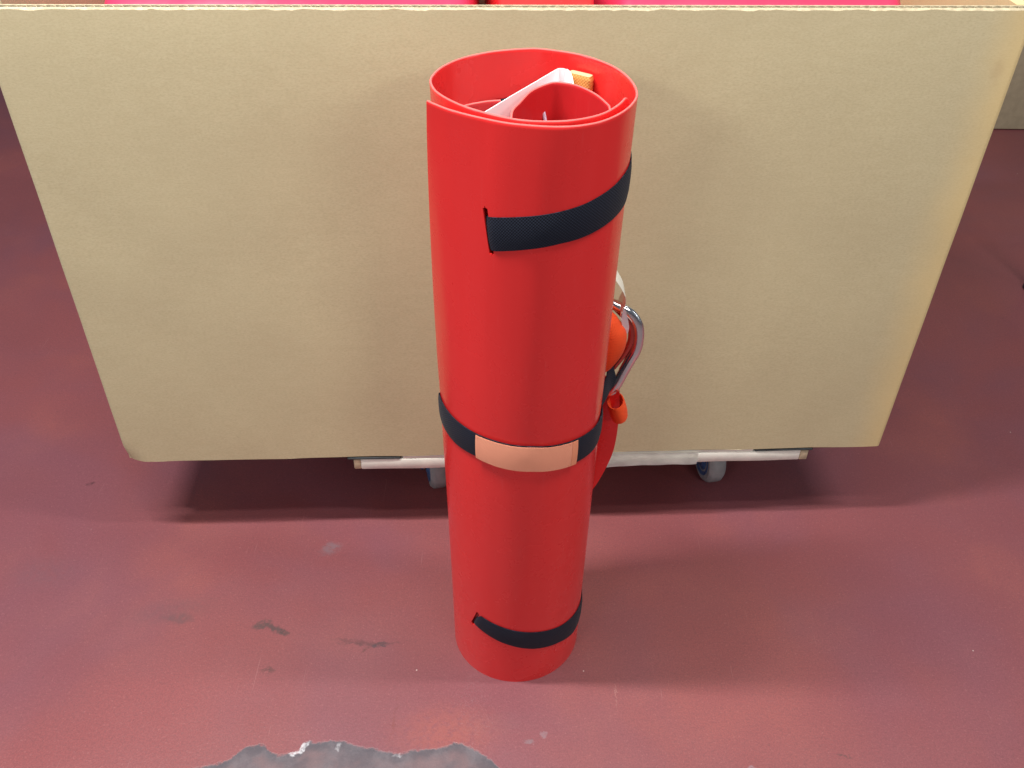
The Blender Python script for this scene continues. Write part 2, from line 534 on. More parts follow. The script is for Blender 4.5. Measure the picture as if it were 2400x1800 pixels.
SP = [(-0.1035, -0.0490), (-0.0985, -0.0545), (-0.0800, -0.0704), (-0.0515, -0.0870), (-0.0184, -0.1003), (0.0248, -0.1050), (0.0576, -0.0955), (0.0811, -0.0745),
      (0.0975, -0.0470), (0.1049, -0.0173), (0.1006, 0.0203), (0.0852, 0.0563), (0.0557, 0.0866), (0.0180, 0.1029),
      (-0.0077, 0.1044), (-0.0459, 0.0920), (-0.0766, 0.0705), (-0.0959, 0.0433), (-0.1042, 0.0163), (-0.1039, -0.0030),
      (-0.0955, -0.0273), (-0.0755, -0.0530), (-0.0521, -0.0718), (-0.0241, -0.0871), (0.0033, -0.0934), (0.0362, -0.0897),
      (0.0646, -0.0746), (0.0831, -0.0511), (0.0935, -0.0285), (0.0975, -0.0200)]
def waist(z):
    t = z / H
    # the middle strap pinches the roll very slightly; the sheet bellies out above it
    return (RATIO + (1 - RATIO) * t) + 0.006 * math.sin(math.pi * t) - 0.006 * math.exp(-((z - 0.49) / 0.05) ** 2)

def polar(P):
    out, last = [], None
    for p in P:
        a = math.atan2(p.y, p.x)
        if last is not None:
            while a < last - 1.0: a += 2 * math.pi
        last = a
        out.append((a, math.hypot(p.x, p.y)))
    return out
NO = 190
_top = polar(resample(catmull([(x, y, 0) for x, y in SP], 8), NO)[0])
_bot = []
for i in range(NO):
    f = i / (NO - 1)
    a = rad(-196 + 505 * f)
    _bot.append((a, 0.1078 - 0.0062 * f + 0.0012 * math.sin(2 * a + 0.6)))
def outer_curve(z):
    """plan of the outer sheet at height z: loosely wound at the top, tightly at the foot"""
    w = (1 - z / H) ** 0.8
    k = waist(z)
    return [Vector(((r0 + (r1 - r0) * w) * k * math.cos(a0 + (a1 - a0) * w), (r0 + (r1 - r0) * w) * k * math.sin(a0 + (a1 - a0) * w), 0)) for (a0, r0), (a1, r1) in zip(_top, _bot)]

def sheet_mesh(name, pts, n, thick, ztop, zbot=0.0, round_end=0.0, round_start=0.0, nz=34, taper=True, drop=None, plan=None):
    P, L = resample(catmull([(x, y, 0) for x, y in pts], 8), n)
    def at(i, z):
        if plan is None:
            return P[i] * (waist(z) if taper else 1.0), nor[i]
        key = round(z, 4)
        if key not in cache:
            cache[key] = plan(z)
        C = cache[key]
        t = (C[min(i + 1, n - 1)] - C[max(i - 1, 0)]).normalized()
        return C[i].copy(), Vector((t.y, -t.x, 0))
    cache = {}
    bm = bmesh.new()
    nor = []
    for i in range(n):
        t = (P[min(i + 1, n - 1)] - P[max(i - 1, 0)]).normalized()
        nor.append(Vector((t.y, -t.x, 0)))
    def zt(i):
        s = L * i / (n - 1)
        z = ztop if drop is None else ztop - drop(i / (n - 1))
        for d, R in ((L - s, round_end), (s, round_start)):
            if R and d < R:
                z -= R - math.sqrt(max(0, R * R - (R - d) ** 2))
        return z
    h = thick / 2
    grid = []
    for i in range(n):
        z1 = zt(i)
        col = []
        for k in range(nz + 1):
            z = zbot + (z1 - 0.0040 - zbot) * k / (nz - 1) if k < nz else z1 - h * 0.6
            q, m_ = at(i, z)
            col.append((q + Vector((0, 0, z)), m_, h))
        q, m_ = at(i, z1)
        col.append((q + Vector((0, 0, z1)), m_, h * 0.55))
        a = [bm.verts.new(p + m_ * hh) for p, m_, hh in col]
        b = [bm.verts.new(p - m_ * hh) for p, m_, hh in col]
        grid.append(a + b[::-1])
    m = len(grid[0])
    half = m // 2
    for i in range(n - 1):
        for k in range(m):
            q = (k + 1) % m
            f = bm.faces.new([grid[i][k], grid[i + 1][k], grid[i + 1][q], grid[i][q]])
            if half - 2 <= k <= half:
                f.material_index = 1
    for i in (0, n - 1):
        for k in range(half - 1):
            f = bm.faces.new([grid[i][k], grid[i][k + 1], grid[i][m - 2 - k], grid[i][m - 1 - k]])
            f.material_index = 1
    return bm_mesh(bm, name, 38)

def cut(o, cutters):
    for c in cutters:
        md = o.modifiers.new("b", 'BOOLEAN')
        md.operation = 'DIFFERENCE'
        md.solver = 'EXACT'
        md.object = c
    bpy.context.view_layer.update()
    dg = bpy.context.evaluated_depsgraph_get()
    me = bpy.data.meshes.new_from_object(o.evaluated_get(dg))
    o.modifiers.clear()
    old = o.data
    o.data = me
    bpy.data.meshes.remove(old)
    for c in cutters:
        bpy.data.objects.remove(c)
    me.set_sharp_from_angle(angle=rad(38))

outer = link("outer_sheet", sheet_mesh("outer_sheet", SP, NO, 0.0026, H, round_end=0.016, plan=outer_curve), [RED, PINKEDGE], roll, smooth=False)

_oc = {}
def rout(ph, z):
    """outermost radius of the sheet at angle ph (degrees) and height z"""
    key = round(z / 0.004)
    if key not in _oc:
        _oc[key] = outer_curve(min(H, max(0, key * 0.004)))
    C = _oc[key]
    d = Vector((math.cos(rad(ph)), math.sin(rad(ph)), 0))
    best = 0
    for a, b in zip(C, C[1:]):
        ca, cb = d.x * a.y - d.y * a.x, d.x * b.y - d.y * b.x
        if ca * cb <= 0 and ca != cb:
            p = a.lerp(b, ca / (ca - cb))
            best = max(best, p.dot(d))
    return best or 0.1
def on_roll(ph, z, off):
    r = rout(ph, z) + 0.0013 + off
    return Vector((r * math.cos(rad(ph)), r * math.sin(rad(ph)), z))

def lerp_tab(T, x):
    for (a, *p), (b, *q) in zip(T, T[1:]):
        if a <= x <= b:
            t = (x - a) / (b - a)
            return [u + (v - u) * t for u, v in zip(p, q)]
    return list(T[0][1:]) if x < T[0][0] else list(T[-1][1:])

# slots cut through the outer sheet
def slot_cutter(p0, p1, w=0.0055):
    (a0, z0), (a1, z1) = p0, p1
    A = on_roll(a0, z0, 0); B = on_roll(a1, z1, 0)
    mid = (A + B) / 2
    out = Vector((mid.x, mid.y, 0)).normalized()
    up = (B - A)
    L = up.length
    up.normalize()
    side = out.cross(up).normalized()
    bm = bmesh.new()
    box_bm(bm, -w / 2, w / 2, -0.006, 0.02, -L / 2, L / 2, 0)
    es = [e for e in bm.edges if abs(e.verts[0].co.y - e.verts[1].co.y) > 0.02]
    bmesh.ops.bevel(bm, geom=es, offset=w * 0.42, segments=3, affect='EDGES')
    M = Matrix((( side.x, out.x, up.x, mid.x), (side.y, out.y, up.y, mid.y), (side.z, out.z, up.z, mid.z), (0, 0, 0, 1)))
    bm.transform(M)
    me = bm_mesh(bm, "slot")
    me.materials.append(RED)
    c = bpy.data.objects.new("slot", me)
    COL.objects.link(c)
    c.parent = roll
    return c
cut(outer, [slot_cutter((-112.0, 0.768), (-116.8, 0.8235)), slot_cutter((-132.5, 0.1125), (-125.0, 0.1525))])

# inner curls of the roll
IN1 = [(-0.0215, -0.0620), (-0.0212, -0.0484), (-0.0195, -0.030), (-0.0132, -0.0127), (-0.0012, 0.0190), (0.0174, 0.0415), (0.0299, 0.0456), (0.0481, 0.0376),
       (0.0654, 0.0160), (0.0758, -0.0084), (0.0785, -0.0203), (0.0760, -0.0400), (0.0600, -0.0640), (0.0320, -0.0790),
       (0.0020, -0.0780), (-0.014, -0.068)]
link("inner_sheet", sheet_mesh("inner_sheet", IN1, 110, 0.0024, 0.900, zbot=0.002, taper=True, nz=6), [REDSHADE, PINKEDGE], roll, label="tightly curled innermost end of the red sheet")
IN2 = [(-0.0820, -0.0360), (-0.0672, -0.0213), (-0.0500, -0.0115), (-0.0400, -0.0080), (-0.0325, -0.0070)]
link("inner_sheet", sheet_mesh("inner_fold", IN2, 40, 0.0024, 0.900, zbot=0.002, taper=True, nz=6), [REDSHADE, PINKEDGE], roll, label="low curved fold of red sheet left of the white strap")

def wrap_strap(name, T, a0, a1, n, off, thick=0.0017, entry=None, mat=BLACKWEB, parent=roll, closed=False, tail=None, **kw):
    """T: (angle, ztop, zbot); entry = degrees over which the band dives in through a slot"""
    top, bot = [], []
    for i in range(n):
        a = a0 + (a1 - a0) * i / (n if closed else n - 1)
        zt, zb = lerp_tab(T, a)[:2]
        o = off
        if entry:
            t = min(1, max(0, (a - a0) / entry))
            o = off - (1 - t * (2 - t)) * 0.0055
        # slanted end: the top edge starts a little further round than the bottom
        sl = kw.get('_slant', 0.0) * max(0.0, 1 - (a - a0) / 30.0)
        top.append(on_roll(a - sl, zt, o))
        bot.append(on_roll(a + sl, zb, o))
    if tail:
        for tp, bt in tail:
            top.append(Vector(tp)); bot.append(Vector(bt))
    cen = Vector((0, 0, 0))
    me = ribbon_mesh(name, top, bot, thick, closed=closed, outward=lambda i: Vector((top[i].x, top[i].y, 0)), bulge=0.0006)
    kw2 = {k: v for k, v in kw.items() if not k.startswith('_')}
    return link(name, me, mat, parent, **kw2)

UP = [(-120, .8095, .7725), (-115.5, .8112, .7740), (-111.4, .8135, .7752), (-92.6, .8204, .7831), (-74, .8274, .7908), (-53, .8345, .7953), (-39.7, .8382, .7980),
      (-30.1, .8414, .8000), (-18, .8450, .8020), (0, .848, .806), (30, .852, .812), (60, .856, .818), (95, .858, .820)]
wrap_strap("strap", UP, -115.6, 60, 70, 0.0006, entry=5, _slant=1.3, label="upper black webbing strap rising to the right from its slot")
LO = [(-132, .1330, .1130), (-127.5, .1430, .1165), (-124.7, .1490, .1195), (-103, .1403, .1032), (-76.5, .1276, .0864), (-50.8, .1154, .0748), (-29, .1086, .0610),
      (-10, .1035, .058), (20, .100, .058), (60, .098, .058)]
wrap_strap("strap", LO, -129.5, 55, 70, 0.0006, entry=6, _slant=-3.0, label="lower black webbing strap drooping to the right near the floor")
wrap_strap("strap", [(150, .792, .765), (200, .790, .763)], 176, 190, 8, 0.0004, label="short bit of black strap at the left side")
MID = [(-181, .5120, .4700), (-162.7, .5110, .4700), (-144, .5100, .4690), (-123.4, .5105, .4725), (-108, .5105, .4706), (-83.4, .5097, .4692), (-51.3, .5012, .4605), (-21, .4929, .4530), (0, .490, .4500),
       (40, .487, .447), (90, .492, .451), (140, .504, .463), (179, .5120, .4700)]
wrap_strap("strap", MID, -181, 179, 150, 0.0012, thick=0.0019, closed=True, label="middle black webbing strap pulled tight round the roll")
wrap_strap("label_patch", MID, -123.3, -56.5, 40, 0.0040, thick=0.0007, mat=SALMON, label="salmon pink cloth patch on the middle strap")
lf = wrap_strap("label_fold", MID, -56.4, -51.6, 6, 0.0040, thick=0.0009, mat=SALMON2)
bm = bmesh.new()
for a_ in (-121.8, -58.2):
    zt, zb = lerp_tab(MID, a_)[:2]
    for k in range(9):
        z_ = zb + 0.003 + (zt - zb - 0.006) * k / 8
        p0, p1 = on_roll(a_, z_ - 0.0013, 0.0049), on_roll(a_, z_ + 0.0013, 0.0049)
        t_ = Vector((-math.sin(rad(a_)), math.cos(rad(a_)), 0)) * 0.0005
        bm.faces.new([bm.verts.new(q) for q in (p0 - t_, p0 + t_, p1 + t_, p1 - t_)])
link("stitching", bm_mesh(bm, "stitching"), SALMON2, roll, kind='stuff')
# strap seen on the inside wall, behind the white strap
def inner_pt(ph, z):
    r = 0.1005 * waist(z)
    return Vector((r * math.cos(rad(ph)), r * math.sin(rad(ph)), z))
tp = [inner_pt(a, 0.8615 - 0.004 * abs(math.sin(rad(a - 100)))) for a in range(122, 78, -3)]
bt = [inner_pt(a, 0.822) for a in range(122, 78, -3)]
link("strap", ribbon_mesh("strap", tp, bt, 0.002, outward=lambda i: -Vector((tp[i].x, tp[i].y, 0))), BLACKWEB, roll, label="black strap seen on the inside wall of the roll")

# webbing tail climbing from the middle strap to the steel hook (right side, towards the box)
tl = [((0.104, 0.030, 0.4930), (0.104, 0.030, 0.4540)), ((0.110, 0.040, 0.5000), (0.112, 0.042, 0.4600)), ((0.112, 0.050, 0.515), (0.120, 0.058, 0.4660)), ((0.116, 0.060, 0.520), (0.128, 0.064, 0.4760))]
tt = resample(catmull([a for a, b in tl], 6), 16)[0]
tb = resample(catmull([b for a, b in tl], 6), 16)[0]
link("strap_tail", ribbon_mesh("strap_tail", tt, tb, 0.0022, outward=lambda i: Vector((1, -0.3, 0))), BLACKWEB, roll)

# red flap bulging out at the back right
FL = [(0.1328, 0.4781), (0.1354, 0.4494), (0.1381, 0.4123), (0.1382, 0.3738), (0.136, 0.3419), (0.1296, 0.3117), (0.1174, 0.2734), (0.104, 0.245)]
fo = resample(catmull([(x, 0, z) for x, z in FL], 6), 30)[0]
bm = bmesh.new()
rows = []
for i, p in enumerate(fo):
    row = []
    for k in range(9):
        f = k / 8
        x = 0.050 + (p.x - 0.050) * f
        y = 0.070 + 0.020 * (1 - f) ** 1.5
        row.append([bm.verts.new((x, y - 0.0012, p.z)), bm.verts.new((x, y + 0.0012, p.z))])
    rows.append(row)
for i in range(len(rows) - 1):
    for k in range(8):
        for s in (0, 1):
            bm.faces.new([rows[i][k][s], rows[i][k + 1][s], rows[i + 1][k + 1][s], rows[i + 1][k][s]])
    for k in (0, 8):
        f = bm.faces.new([rows[i][k][0], rows[i][k][1], rows[i + 1][k][1], rows[i + 1][k][0]])
        f.material_index = 1 if k == 8 else 0
for i in (0, -1):
    for k in range(8):
        bm.faces.new([rows[i][k][0], rows[i][k + 1][0], rows[i][k + 1][1], rows[i][k][1]])
link("flap", bm_mesh(bm, "flap", 40), [RED, PINKEDGE], roll, label="curved red plastic flap bulging out low at the back right")

# orange loop stitched to the flap
def ring_ribbon(name, cx, cy, cz, ra, rb_, w, tilt, mat, parent, n=40, thick=0.0022, rot=0.0, **kw):
    top, bot = [], []
    R = Matrix.Rotation(tilt, 4, 'Y') @ Matrix.Rotation(rot, 4, 'X')
    for i in range(n):
        a = 2 * math.pi * i / n
        p = Vector((ra * math.cos(a), rb_ * math.sin(a), 0))
        top.append(Vector((cx, cy, cz)) + R @ (p + Vector((0, 0, w / 2))))
        bot.append(Vector((cx, cy, cz)) + R @ (p - Vector((0, 0, w / 2))))
    c = Vector((cx, cy, cz))
    me = ribbon_mesh(name, top, bot, thick, closed=True, outward=lambda i: (top[i] + bot[i]) / 2 - c)
    return link(name, me, mat, parent, **kw)
ring_ribbon("webbing_loop", 0.1335, 0.060, 0.431, 0.0105, 0.017, 0.028, rad(-16), ORANGEWEB, roll, label="small orange webbing loop below the steel hook")

# cord through a hole in the inner curl
cp = catmull([(0.0120, 0.0445, 0.8700), (0.0132, 0.0380, 0.8690), (0.0155, 0.0345, 0.8600), (0.0190, 0.0330, 0.8450), (0.0230, 0.0330, 0.8200)], 8)
link("cord", tube_mesh("cord", cp, 0.0021, seg=10), CORD, roll)

# ------------------------------------------------------------------ things stuffed into the roll
def in_roll(name, **kw):
    return empty(name, RC, **kw)
ws = in_roll("white_strap", label="wide white nylon strap tucked upright inside the top of the red roll", category="strap")
WP = resample(catmull([(-0.052, -0.049, 0), (-0.0433, -0.0355, 0), (-0.020, 0.0030, 0), (0.0020, 0.0380, 0), (0.0262, 0.0770, 0), (0.0320, 0.0812, 0), (0.0385, 0.0775, 0), (0.0425, 0.0640, 0), (0.0440, 0.0500, 0)], 8), 60)[0]
tp, bt = [], []
for i, p in enumerate(WP):
    f = i / 59
    zz = 0.9020 - (0.006 * max(0, (f - 0.85) / 0.15) ** 2)
    tp.append(Vector((p.x, p.y, zz)))
    bt.append(Vector((p.x, p.y, 0.62)))
link("strap_band", ribbon_mesh("strap_band", tp, bt, 0.0016, across=8, outward=lambda i: Vector((0.85, -0.527, 0)), bulge=0.0), WHITE, ws)

wr = empty("webbing_bundle", RC + Vector((0.0535, 0.0755, 0.8985)), rad(-32), label="ribbed tan webbing bundle standing behind the white strap inside the red roll", category="webbing")
bm = bmesh.new()
uvl = bm.loops.layers.uv.new("UVMap")
hw, hd, nz = 0.0150, 0.0060, 60
prev = None
for k in range(nz + 1):
    z = -0.15 * k / nz
    ins = 0.0007 if k % 2 else 0.0
    if k == 0: ins = 0.0014
    pts = []
    for q in range(24):
        a = 2 * math.pi * q / 24
        cx_, sy_ = math.cos(a), math.sin(a)
        e = 0.35
        x = math.copysign(abs(cx_) ** e, cx_) * (hw - ins)
        y = math.copysign(abs(sy_) ** e, sy_) * (hd - ins)
        pts.append(bm.verts.new((x, y, z)))
    if prev:
        for q in range(24):
            f = bm.faces.new([prev[q], prev[(q + 1) % 24], pts[(q + 1) % 24], pts[q]])
            for lp in f.loops:
                lp[uvl].uv = (lp.vert.co.x, lp.vert.co.z)
    else:
        f = bm.faces.new(pts)
        f.material_index = 1
    prev = pts
bm.faces.new(prev)
link("folded_webbing", bm_mesh(bm, "folded_webbing", 60), [TAN, TANTOP], wr)

# ------------------------------------------------------------------ carabiner and what hangs with it (back right of the roll)
hk = empty("carabiner", RC, label="large polished steel carabiner sticking out behind the right side of the red roll", category="carabiner")
BP = [(0.095, 0.078, 0.6060), (0.1090, 0.072, 0.6015), (0.1176, 0.070, 0.5975), (0.1275, 0.069, 0.5930), (0.1350, 0.068, 0.5890), (0.1422, 0.067, 0.5815), (0.1484, 0.066, 0.5702), (0.1512, 0.066, 0.5562),
      (0.1515, 0.066, 0.5400), (0.1490, 0.066, 0.5255), (0.1440, 0.067, 0.5110), (0.1365, 0.067, 0.4900), (0.1290, 0.066, 0.4690), (0.122, 0.068, 0.456), (0.110, 0.074, 0.452), (0.098, 0.082, 0.465), (0.088, 0.090, 0.50), (0.084, 0.092, 0.56), (0.086, 0.086, 0.595)]
bp = catmull(BP, 7, closed=True)
link("hook_body", tube_mesh("hook_body", bp, 0.0064, closed=True, seg=18, flat=1.22), STEEL, hk)
gp = resample(catmull([(0.1130, 0.0745, 0.5960), (0.1240, 0.0700, 0.5875), (0.1325, 0.067, 0.5790), (0.1390, 0.066, 0.5690), (0.1415, 0.066, 0.5560), (0.1408, 0.066, 0.5400), (0.1345, 0.067, 0.5210), (0.1225, 0.070, 0.4960)], 6), 40)[0]
link("gate", tube_mesh("gate", gp, 0.0046, seg=16), mat_simple("red_reflection_steel", (0.62, 0.10, 0.08), 0.22, 0.7), hk, label="red tinted inner bar")  # red colour stands in for the roll reflected in the steel

ow = empty("orange_webbing", RC, label="bulging folded orange webbing between the red roll and the steel carabiner", category="webbing")
OP = [(0.1100, 0.5960), (0.1170, 0.5915), (0.1240, 0.5820), (0.1305, 0.5732), (0.1338, 0.5615), (0.1330, 0.5474), (0.1268, 0.5306), (0.1175, 0.5169), (0.105, 0.506)]
op = resample(catmull([(x, 0.050, z) for x, z in OP], 6), 34)[0]
bm = bmesh.new()
uvl = bm.loops.layers.uv.new("UVMap")
rows = []
for i, p in enumerate(op):
    e = math.sin(math.pi * i / (len(op) - 1)) ** 0.5
    row = []
    for k in range(17):
        a = math.pi * 1.15 * k / 16 - 0.45
        # section of the folded band: round nose towards the hook
        w = p.x - 0.094
        x = 0.094 + w * (0.30 + 0.70 * math.sin(min(math.pi, max(0, a + 0.45)) * 0.87)) 
        y = 0.052 - 0.024 * math.cos(a + 0.2) * (0.5 + 0.5 * e)
        row.append(bm.verts.new((x - 0.0004 * (k % 2), y, p.z)))
    rows.append(row)
for i in range(len(rows) - 1):
    for k in range(16):
        f = bm.faces.new([rows[i][k], rows[i + 1][k], rows[i + 1][k + 1], rows[i][k + 1]])
        for lp in f.loops:
            lp[uvl].uv = (lp.vert.co.y, lp.vert.co.z)
for k in (0, -1):
    bm.faces.new(rows[k])
link("webbing_fold", bm_mesh(bm, "webbing_fold", 50), ORANGEWEB, ow)

tg = empty("paper_tag", RC, label="thin cream paper tag curling above the steel carabiner beside the red roll", category="tag")
TP = [(0.1090, 0.6480), (0.1178, 0.6356), (0.1224, 0.6276), (0.1262, 0.6200), (0.1278, 0.6120), (0.1270, 0.6040), (0.1239, 0.5959), (0.1237, 0.5865), (0.1275, 0.5749), (0.1335, 0.5660)]
tp_ = resample(catmull([(x, 0.055, z) for x, z in TP], 6), 40)[0]
tp = [Vector((p.x, 0.057, p.z)) for p in tp_]
bt = [Vector((p.x - 0.001, 0.086, p.z + 0.004)) for p in tp_]
link("tag_card", ribbon_mesh("tag_card", tp, bt, 0.0007, across=3, outward=lambda i: Vector((1, 0, 0))), TAG, tg)
lp_ = [(0.1262, 0.6045), (0.1305, 0.5961), (0.1340, 0.5825), (0.1352, 0.5741), (0.1340, 0.5650), (0.1290, 0.5720), (0.1258, 0.5800), (0.1240, 0.5880), (0.1243, 0.5970)]
lc = catmull([(x, 0.0535, z) for x, z in lp_], 4, closed=True)
bm = bmesh.new()
bm.faces.new([bm.verts.new((p.x, p.y - 0.003 * math.sin((p.z - 0.56) * 60), p.z)) for p in lc])
bmesh.ops.solidify(bm, geom=bm.faces[:], thickness=0.0006)
link("tag_sleeve", bm_mesh(bm, "tag_sleeve", 40), CLEAR, tg, label="clear shiny sleeve of the tag")

# ------------------------------------------------------------------ big cardboard box (open topped)
A0 = Vector((-0.6470, 1.1142, 0)); A1 = Vector((0.6470, 1.1890, 0))
yaw = math.atan2(A1.y - A0.y, A1.x - A0.x)
BW = (A1 - A0).length
BC = (A0 + A1) / 2
Z0, Z1 = 0.1785, 0.9195
DEPTH = 0.78
bx = empty("cardboard_box", (BC.x, BC.y, Z0), yaw, label="huge plain brown cardboard box standing behind the red roll on a wheeled dolly", category="box")
TH = 0.0185
def panel(name, x0, x1, y0, y1, z0, z1, nx, nz, wav=0.0, bev=0.0, mat=CARD, **kw):
    """slab subdivided on its large faces, with slightly uneven surface"""
    bm = bmesh.new()
    long_x = (x1 - x0) > (y1 - y0)
    a0, a1 = (x0, x1) if long_x else (y0, y1)
    b0, b1 = (y0, y1) if long_x else (x0, x1)
    def co(a, b, z):
        return Vector((a, b, z)) if long_x else Vector((b, a, z))
    prof = []
    if bev:
        prof = [(a0, b1), (a0, b0 + bev), (a0 + bev * 0.3, b0 + bev * 0.3), (a0 + bev, b0)]
    else:
        prof = [(a0, b1), (a0, b0)]
    for i in range(1, nx):
        prof.append((a0 + (a1 - a0) * i / nx, b0))
    if bev:
        prof += [(a1 - bev, b0), (a1 - bev * 0.3, b0 + bev * 0.3), (a1, b0 + bev), (a1, b1)]
    else:
        prof += [(a1, b0), (a1, b1)]
    rings = []
    for k in range(nz + 1):
        z = z0 + (z1 - z0) * k / nz
        ring = []
        for a, b in prof:
            d = 0
            if wav and b < b1 - 1e-6:
                d = min(1, (z1 - z) / 0.06) * wav * noise.noise(Vector((a * 3, z * 3, 5.3))) + min(1, (z1 - z) / 0.06) * wav * 0.35 * noise.noise(Vector((a * 11, z * 9, 1.3)))
            ring.append(bm.verts.new(co(a, b + d, z)))
        rings.append(ring)
    m = len(prof)
    for k in range(nz):
        for i in range(m):
            j = (i + 1) % m
            bm.faces.new([rings[k][i], rings[k][j], rings[k + 1][j], rings[k + 1][i]])
    bm.faces.new(rings[0]); bm.faces.new(rings[-1])
    return link(name, bm_mesh(bm, name, 50), mat, bx, **kw)
HZ = Z1 - Z0
fp = panel("front_panel", -BW / 2, BW / 2, 0.0, 0.0060, 0, HZ, 180, 40, 0.0022, 0.0050)
fp.data.materials.append(CARDEDGE)
for p in fp.data.polygons:
    if p.normal.z > 0.9 and p.center.z > HZ - 0.01:
        p.material_index = 1
# crush the bottom-left corner, nick the bottom edge a little
for v in fp.data.vertices:
    dx = v.co.x + BW / 2
    if dx < 0.03 and v.co.z < 0.03:
        k = (1 - dx / 0.03) * (1 - v.co.z / 0.03)
        v.co.x += 0.006 * k
        v.co.z += 0.005 * k * (1 - dx / 0.03)
        v.co.y += 0.004 * k
    if v.co.z > HZ - 0.001 and v.co.y < 0.004:
        v.co.z -= 0.0012 + 0.0016 * noise.noise(Vector((v.co.x * 30, 7.1, 0))) + 0.0014 * noise.noise(Vector((v.co.x * 90, 9.1, 0)))
    if v.co.z < 0.012:
        v.co.z += 0.0022 * (noise.noise(Vector((v.co.x * 14, 2.2, 0))) + 0.4)
panel("inner_liner", -BW / 2 + 0.002, BW / 2 - 0.002, TH - 0.003, TH, 0.004, HZ - 0.0005, 30, 4, 0.0, mat=CARDEDGE)
panel("side_panel", -BW / 2 + 0.001, -BW / 2 + TH, TH + 0.020, DEPTH - TH - 0.001, 0.0, HZ, 2, 2)
panel("side_panel", BW / 2 - TH, BW / 2 - 0.001, TH + 0.001, DEPTH - TH - 0.001, 0.0, HZ, 2, 2)
panel("back_panel", -BW / 2, BW / 2, DEPTH - TH, DEPTH, 0.0, HZ, 4, 4)
bm = bmesh.new()
box_bm(bm, -BW / 2 + TH + 0.001, BW / 2 - TH - 0.001, TH + 0.001, DEPTH - TH - 0.001, 0.0, 0.008)
link("bottom_panel", bm_mesh(bm, "bottom_panel"), CARD, bx)
# corrugated core showing along the cut top edge: two flute layers with a middle liner
def flute(y0, y1, pitch, phase, amp_noise):
    bm = bmesh.new()
    n = int(BW / pitch * 8)
    ym, am = (y0 + y1) / 2, (y1 - y0) / 2 - 0.0003
    pr = None
    for i in range(n + 1):
        x = -BW / 2 + 0.004 + (BW - 0.008) * i / n
        y = ym + am * math.sin(2 * math.pi * x / pitch + phase + 0.9 * noise.noise(Vector((x * 9, 3, 0))))
        zt = HZ - 0.0006 - 0.0022 * abs(noise.noise(Vector((x * 40, phase, 0)))) * amp_noise
        cur = [bm.verts.new((x, y - 0.0006, zt)), bm.verts.new((x, y + 0.0006, zt)), bm.verts.new((x, y + 0.0006, HZ - 0.036)), bm.verts.new((x, y - 0.0006, HZ - 0.036))]
        if pr:
            for a in range(4):
                b = (a + 1) % 4
                bm.faces.new([pr[a], pr[b], cur[b], cur[a]])
        pr = cur
    return bm_mesh(bm, "corrugation")
link("corrugation", flute(0.0062, 0.0154, 0.0112, 0.0, 1), CARDEDGE, bx)
panel("middle_filler", -BW / 2 + 0.003, BW / 2 - 0.003, 0.0062, 0.0153, 0.004, HZ - 0.034, 4, 2, 0.0, mat=CARD)
# red plastic sheets lying in the box, seen just over the edge
def box_pt(x, y, z):
    c, s = math.cos(yaw), math.sin(yaw)
    return Vector((BC.x + x * c - y * s, BC.y + x * s + y * c, z))
def folded(name, x0, x1, y0, y1, z, hgt, mat, label, wob=0.01, seed=1.0):
    bm = bmesh.new()
    nx, ny = 40, 14
    V = {}
    for s, zz in ((0, 0.0), (1, hgt)):
        for i in range(nx + 1):
            for j in range(ny + 1):
                fx, fy = i / nx, j / ny
                x = x0 + (x1 - x0) * fx; y = y0 + (y1 - y0) * fy
                e = min(1, min(fx, 1 - fx) * 18) ** 0.5 * min(1, min(fy, 1 - fy) * 9) ** 0.5
                h = zz * e if s else 0
                h += wob * noise.noise(Vector((x * 7, y * 5, seed))) * (1 if s else 0) * e
                V[s, i, j] = bm.verts.new((x - (x0 + x1) / 2, y - (y0 + y1) / 2, h))
    for s in (0, 1):
        for i in range(nx):
            for j in range(ny):
                bm.faces.new([V[s, i, j], V[s, i + 1, j], V[s, i + 1, j + 1], V[s, i, j + 1]])
    for i in range(nx):
        for j in (0, ny):
            bm.faces.new([V[0, i, j], V[0, i + 1, j], V[1, i + 1, j], V[1, i, j]])
    for j in range(ny):
        for i in (0, nx):
            bm.faces.new([V[0, i, j], V[0, i, j + 1], V[1, i, j + 1], V[1, i, j]])
    c = box_pt((x0 + x1) / 2, (y0 + y1) / 2, z)
    return link(name, bm_mesh(bm, name, 60), mat, None, loc=c, rot=(0, 0, yaw), label=label, category="plastic sheet", group="red plastic sheets in the open box")
folded("plastic_sheet", -0.565, -0.035, 0.03, 0.74, 0.70, 0.203, MAGENTA, "pinkish red plastic sheet lying in the box, left of the dark seam", 0.012, 1.0)
folded("plastic_sheet", -0.028, 0.115, 0.03, 0.74, 0.70, 0.200, RED, "darker red plastic sheet in the middle of the open box", 0.02, 4.0)
folded("plastic_sheet", 0.12, 0.55, 0.03, 0.74, 0.70, 0.206, MAGENTA, "pinkish red plastic sheet lying at the right end inside the box", 0.012, 7.0)
folded("plastic_sheet", -0.60, 0.60, 0.03, 0.74, Z0 + 0.01, 0.50, RED, "deep stack of red plastic underneath the pinkish sheets inside the box", 0.01, 9.0)

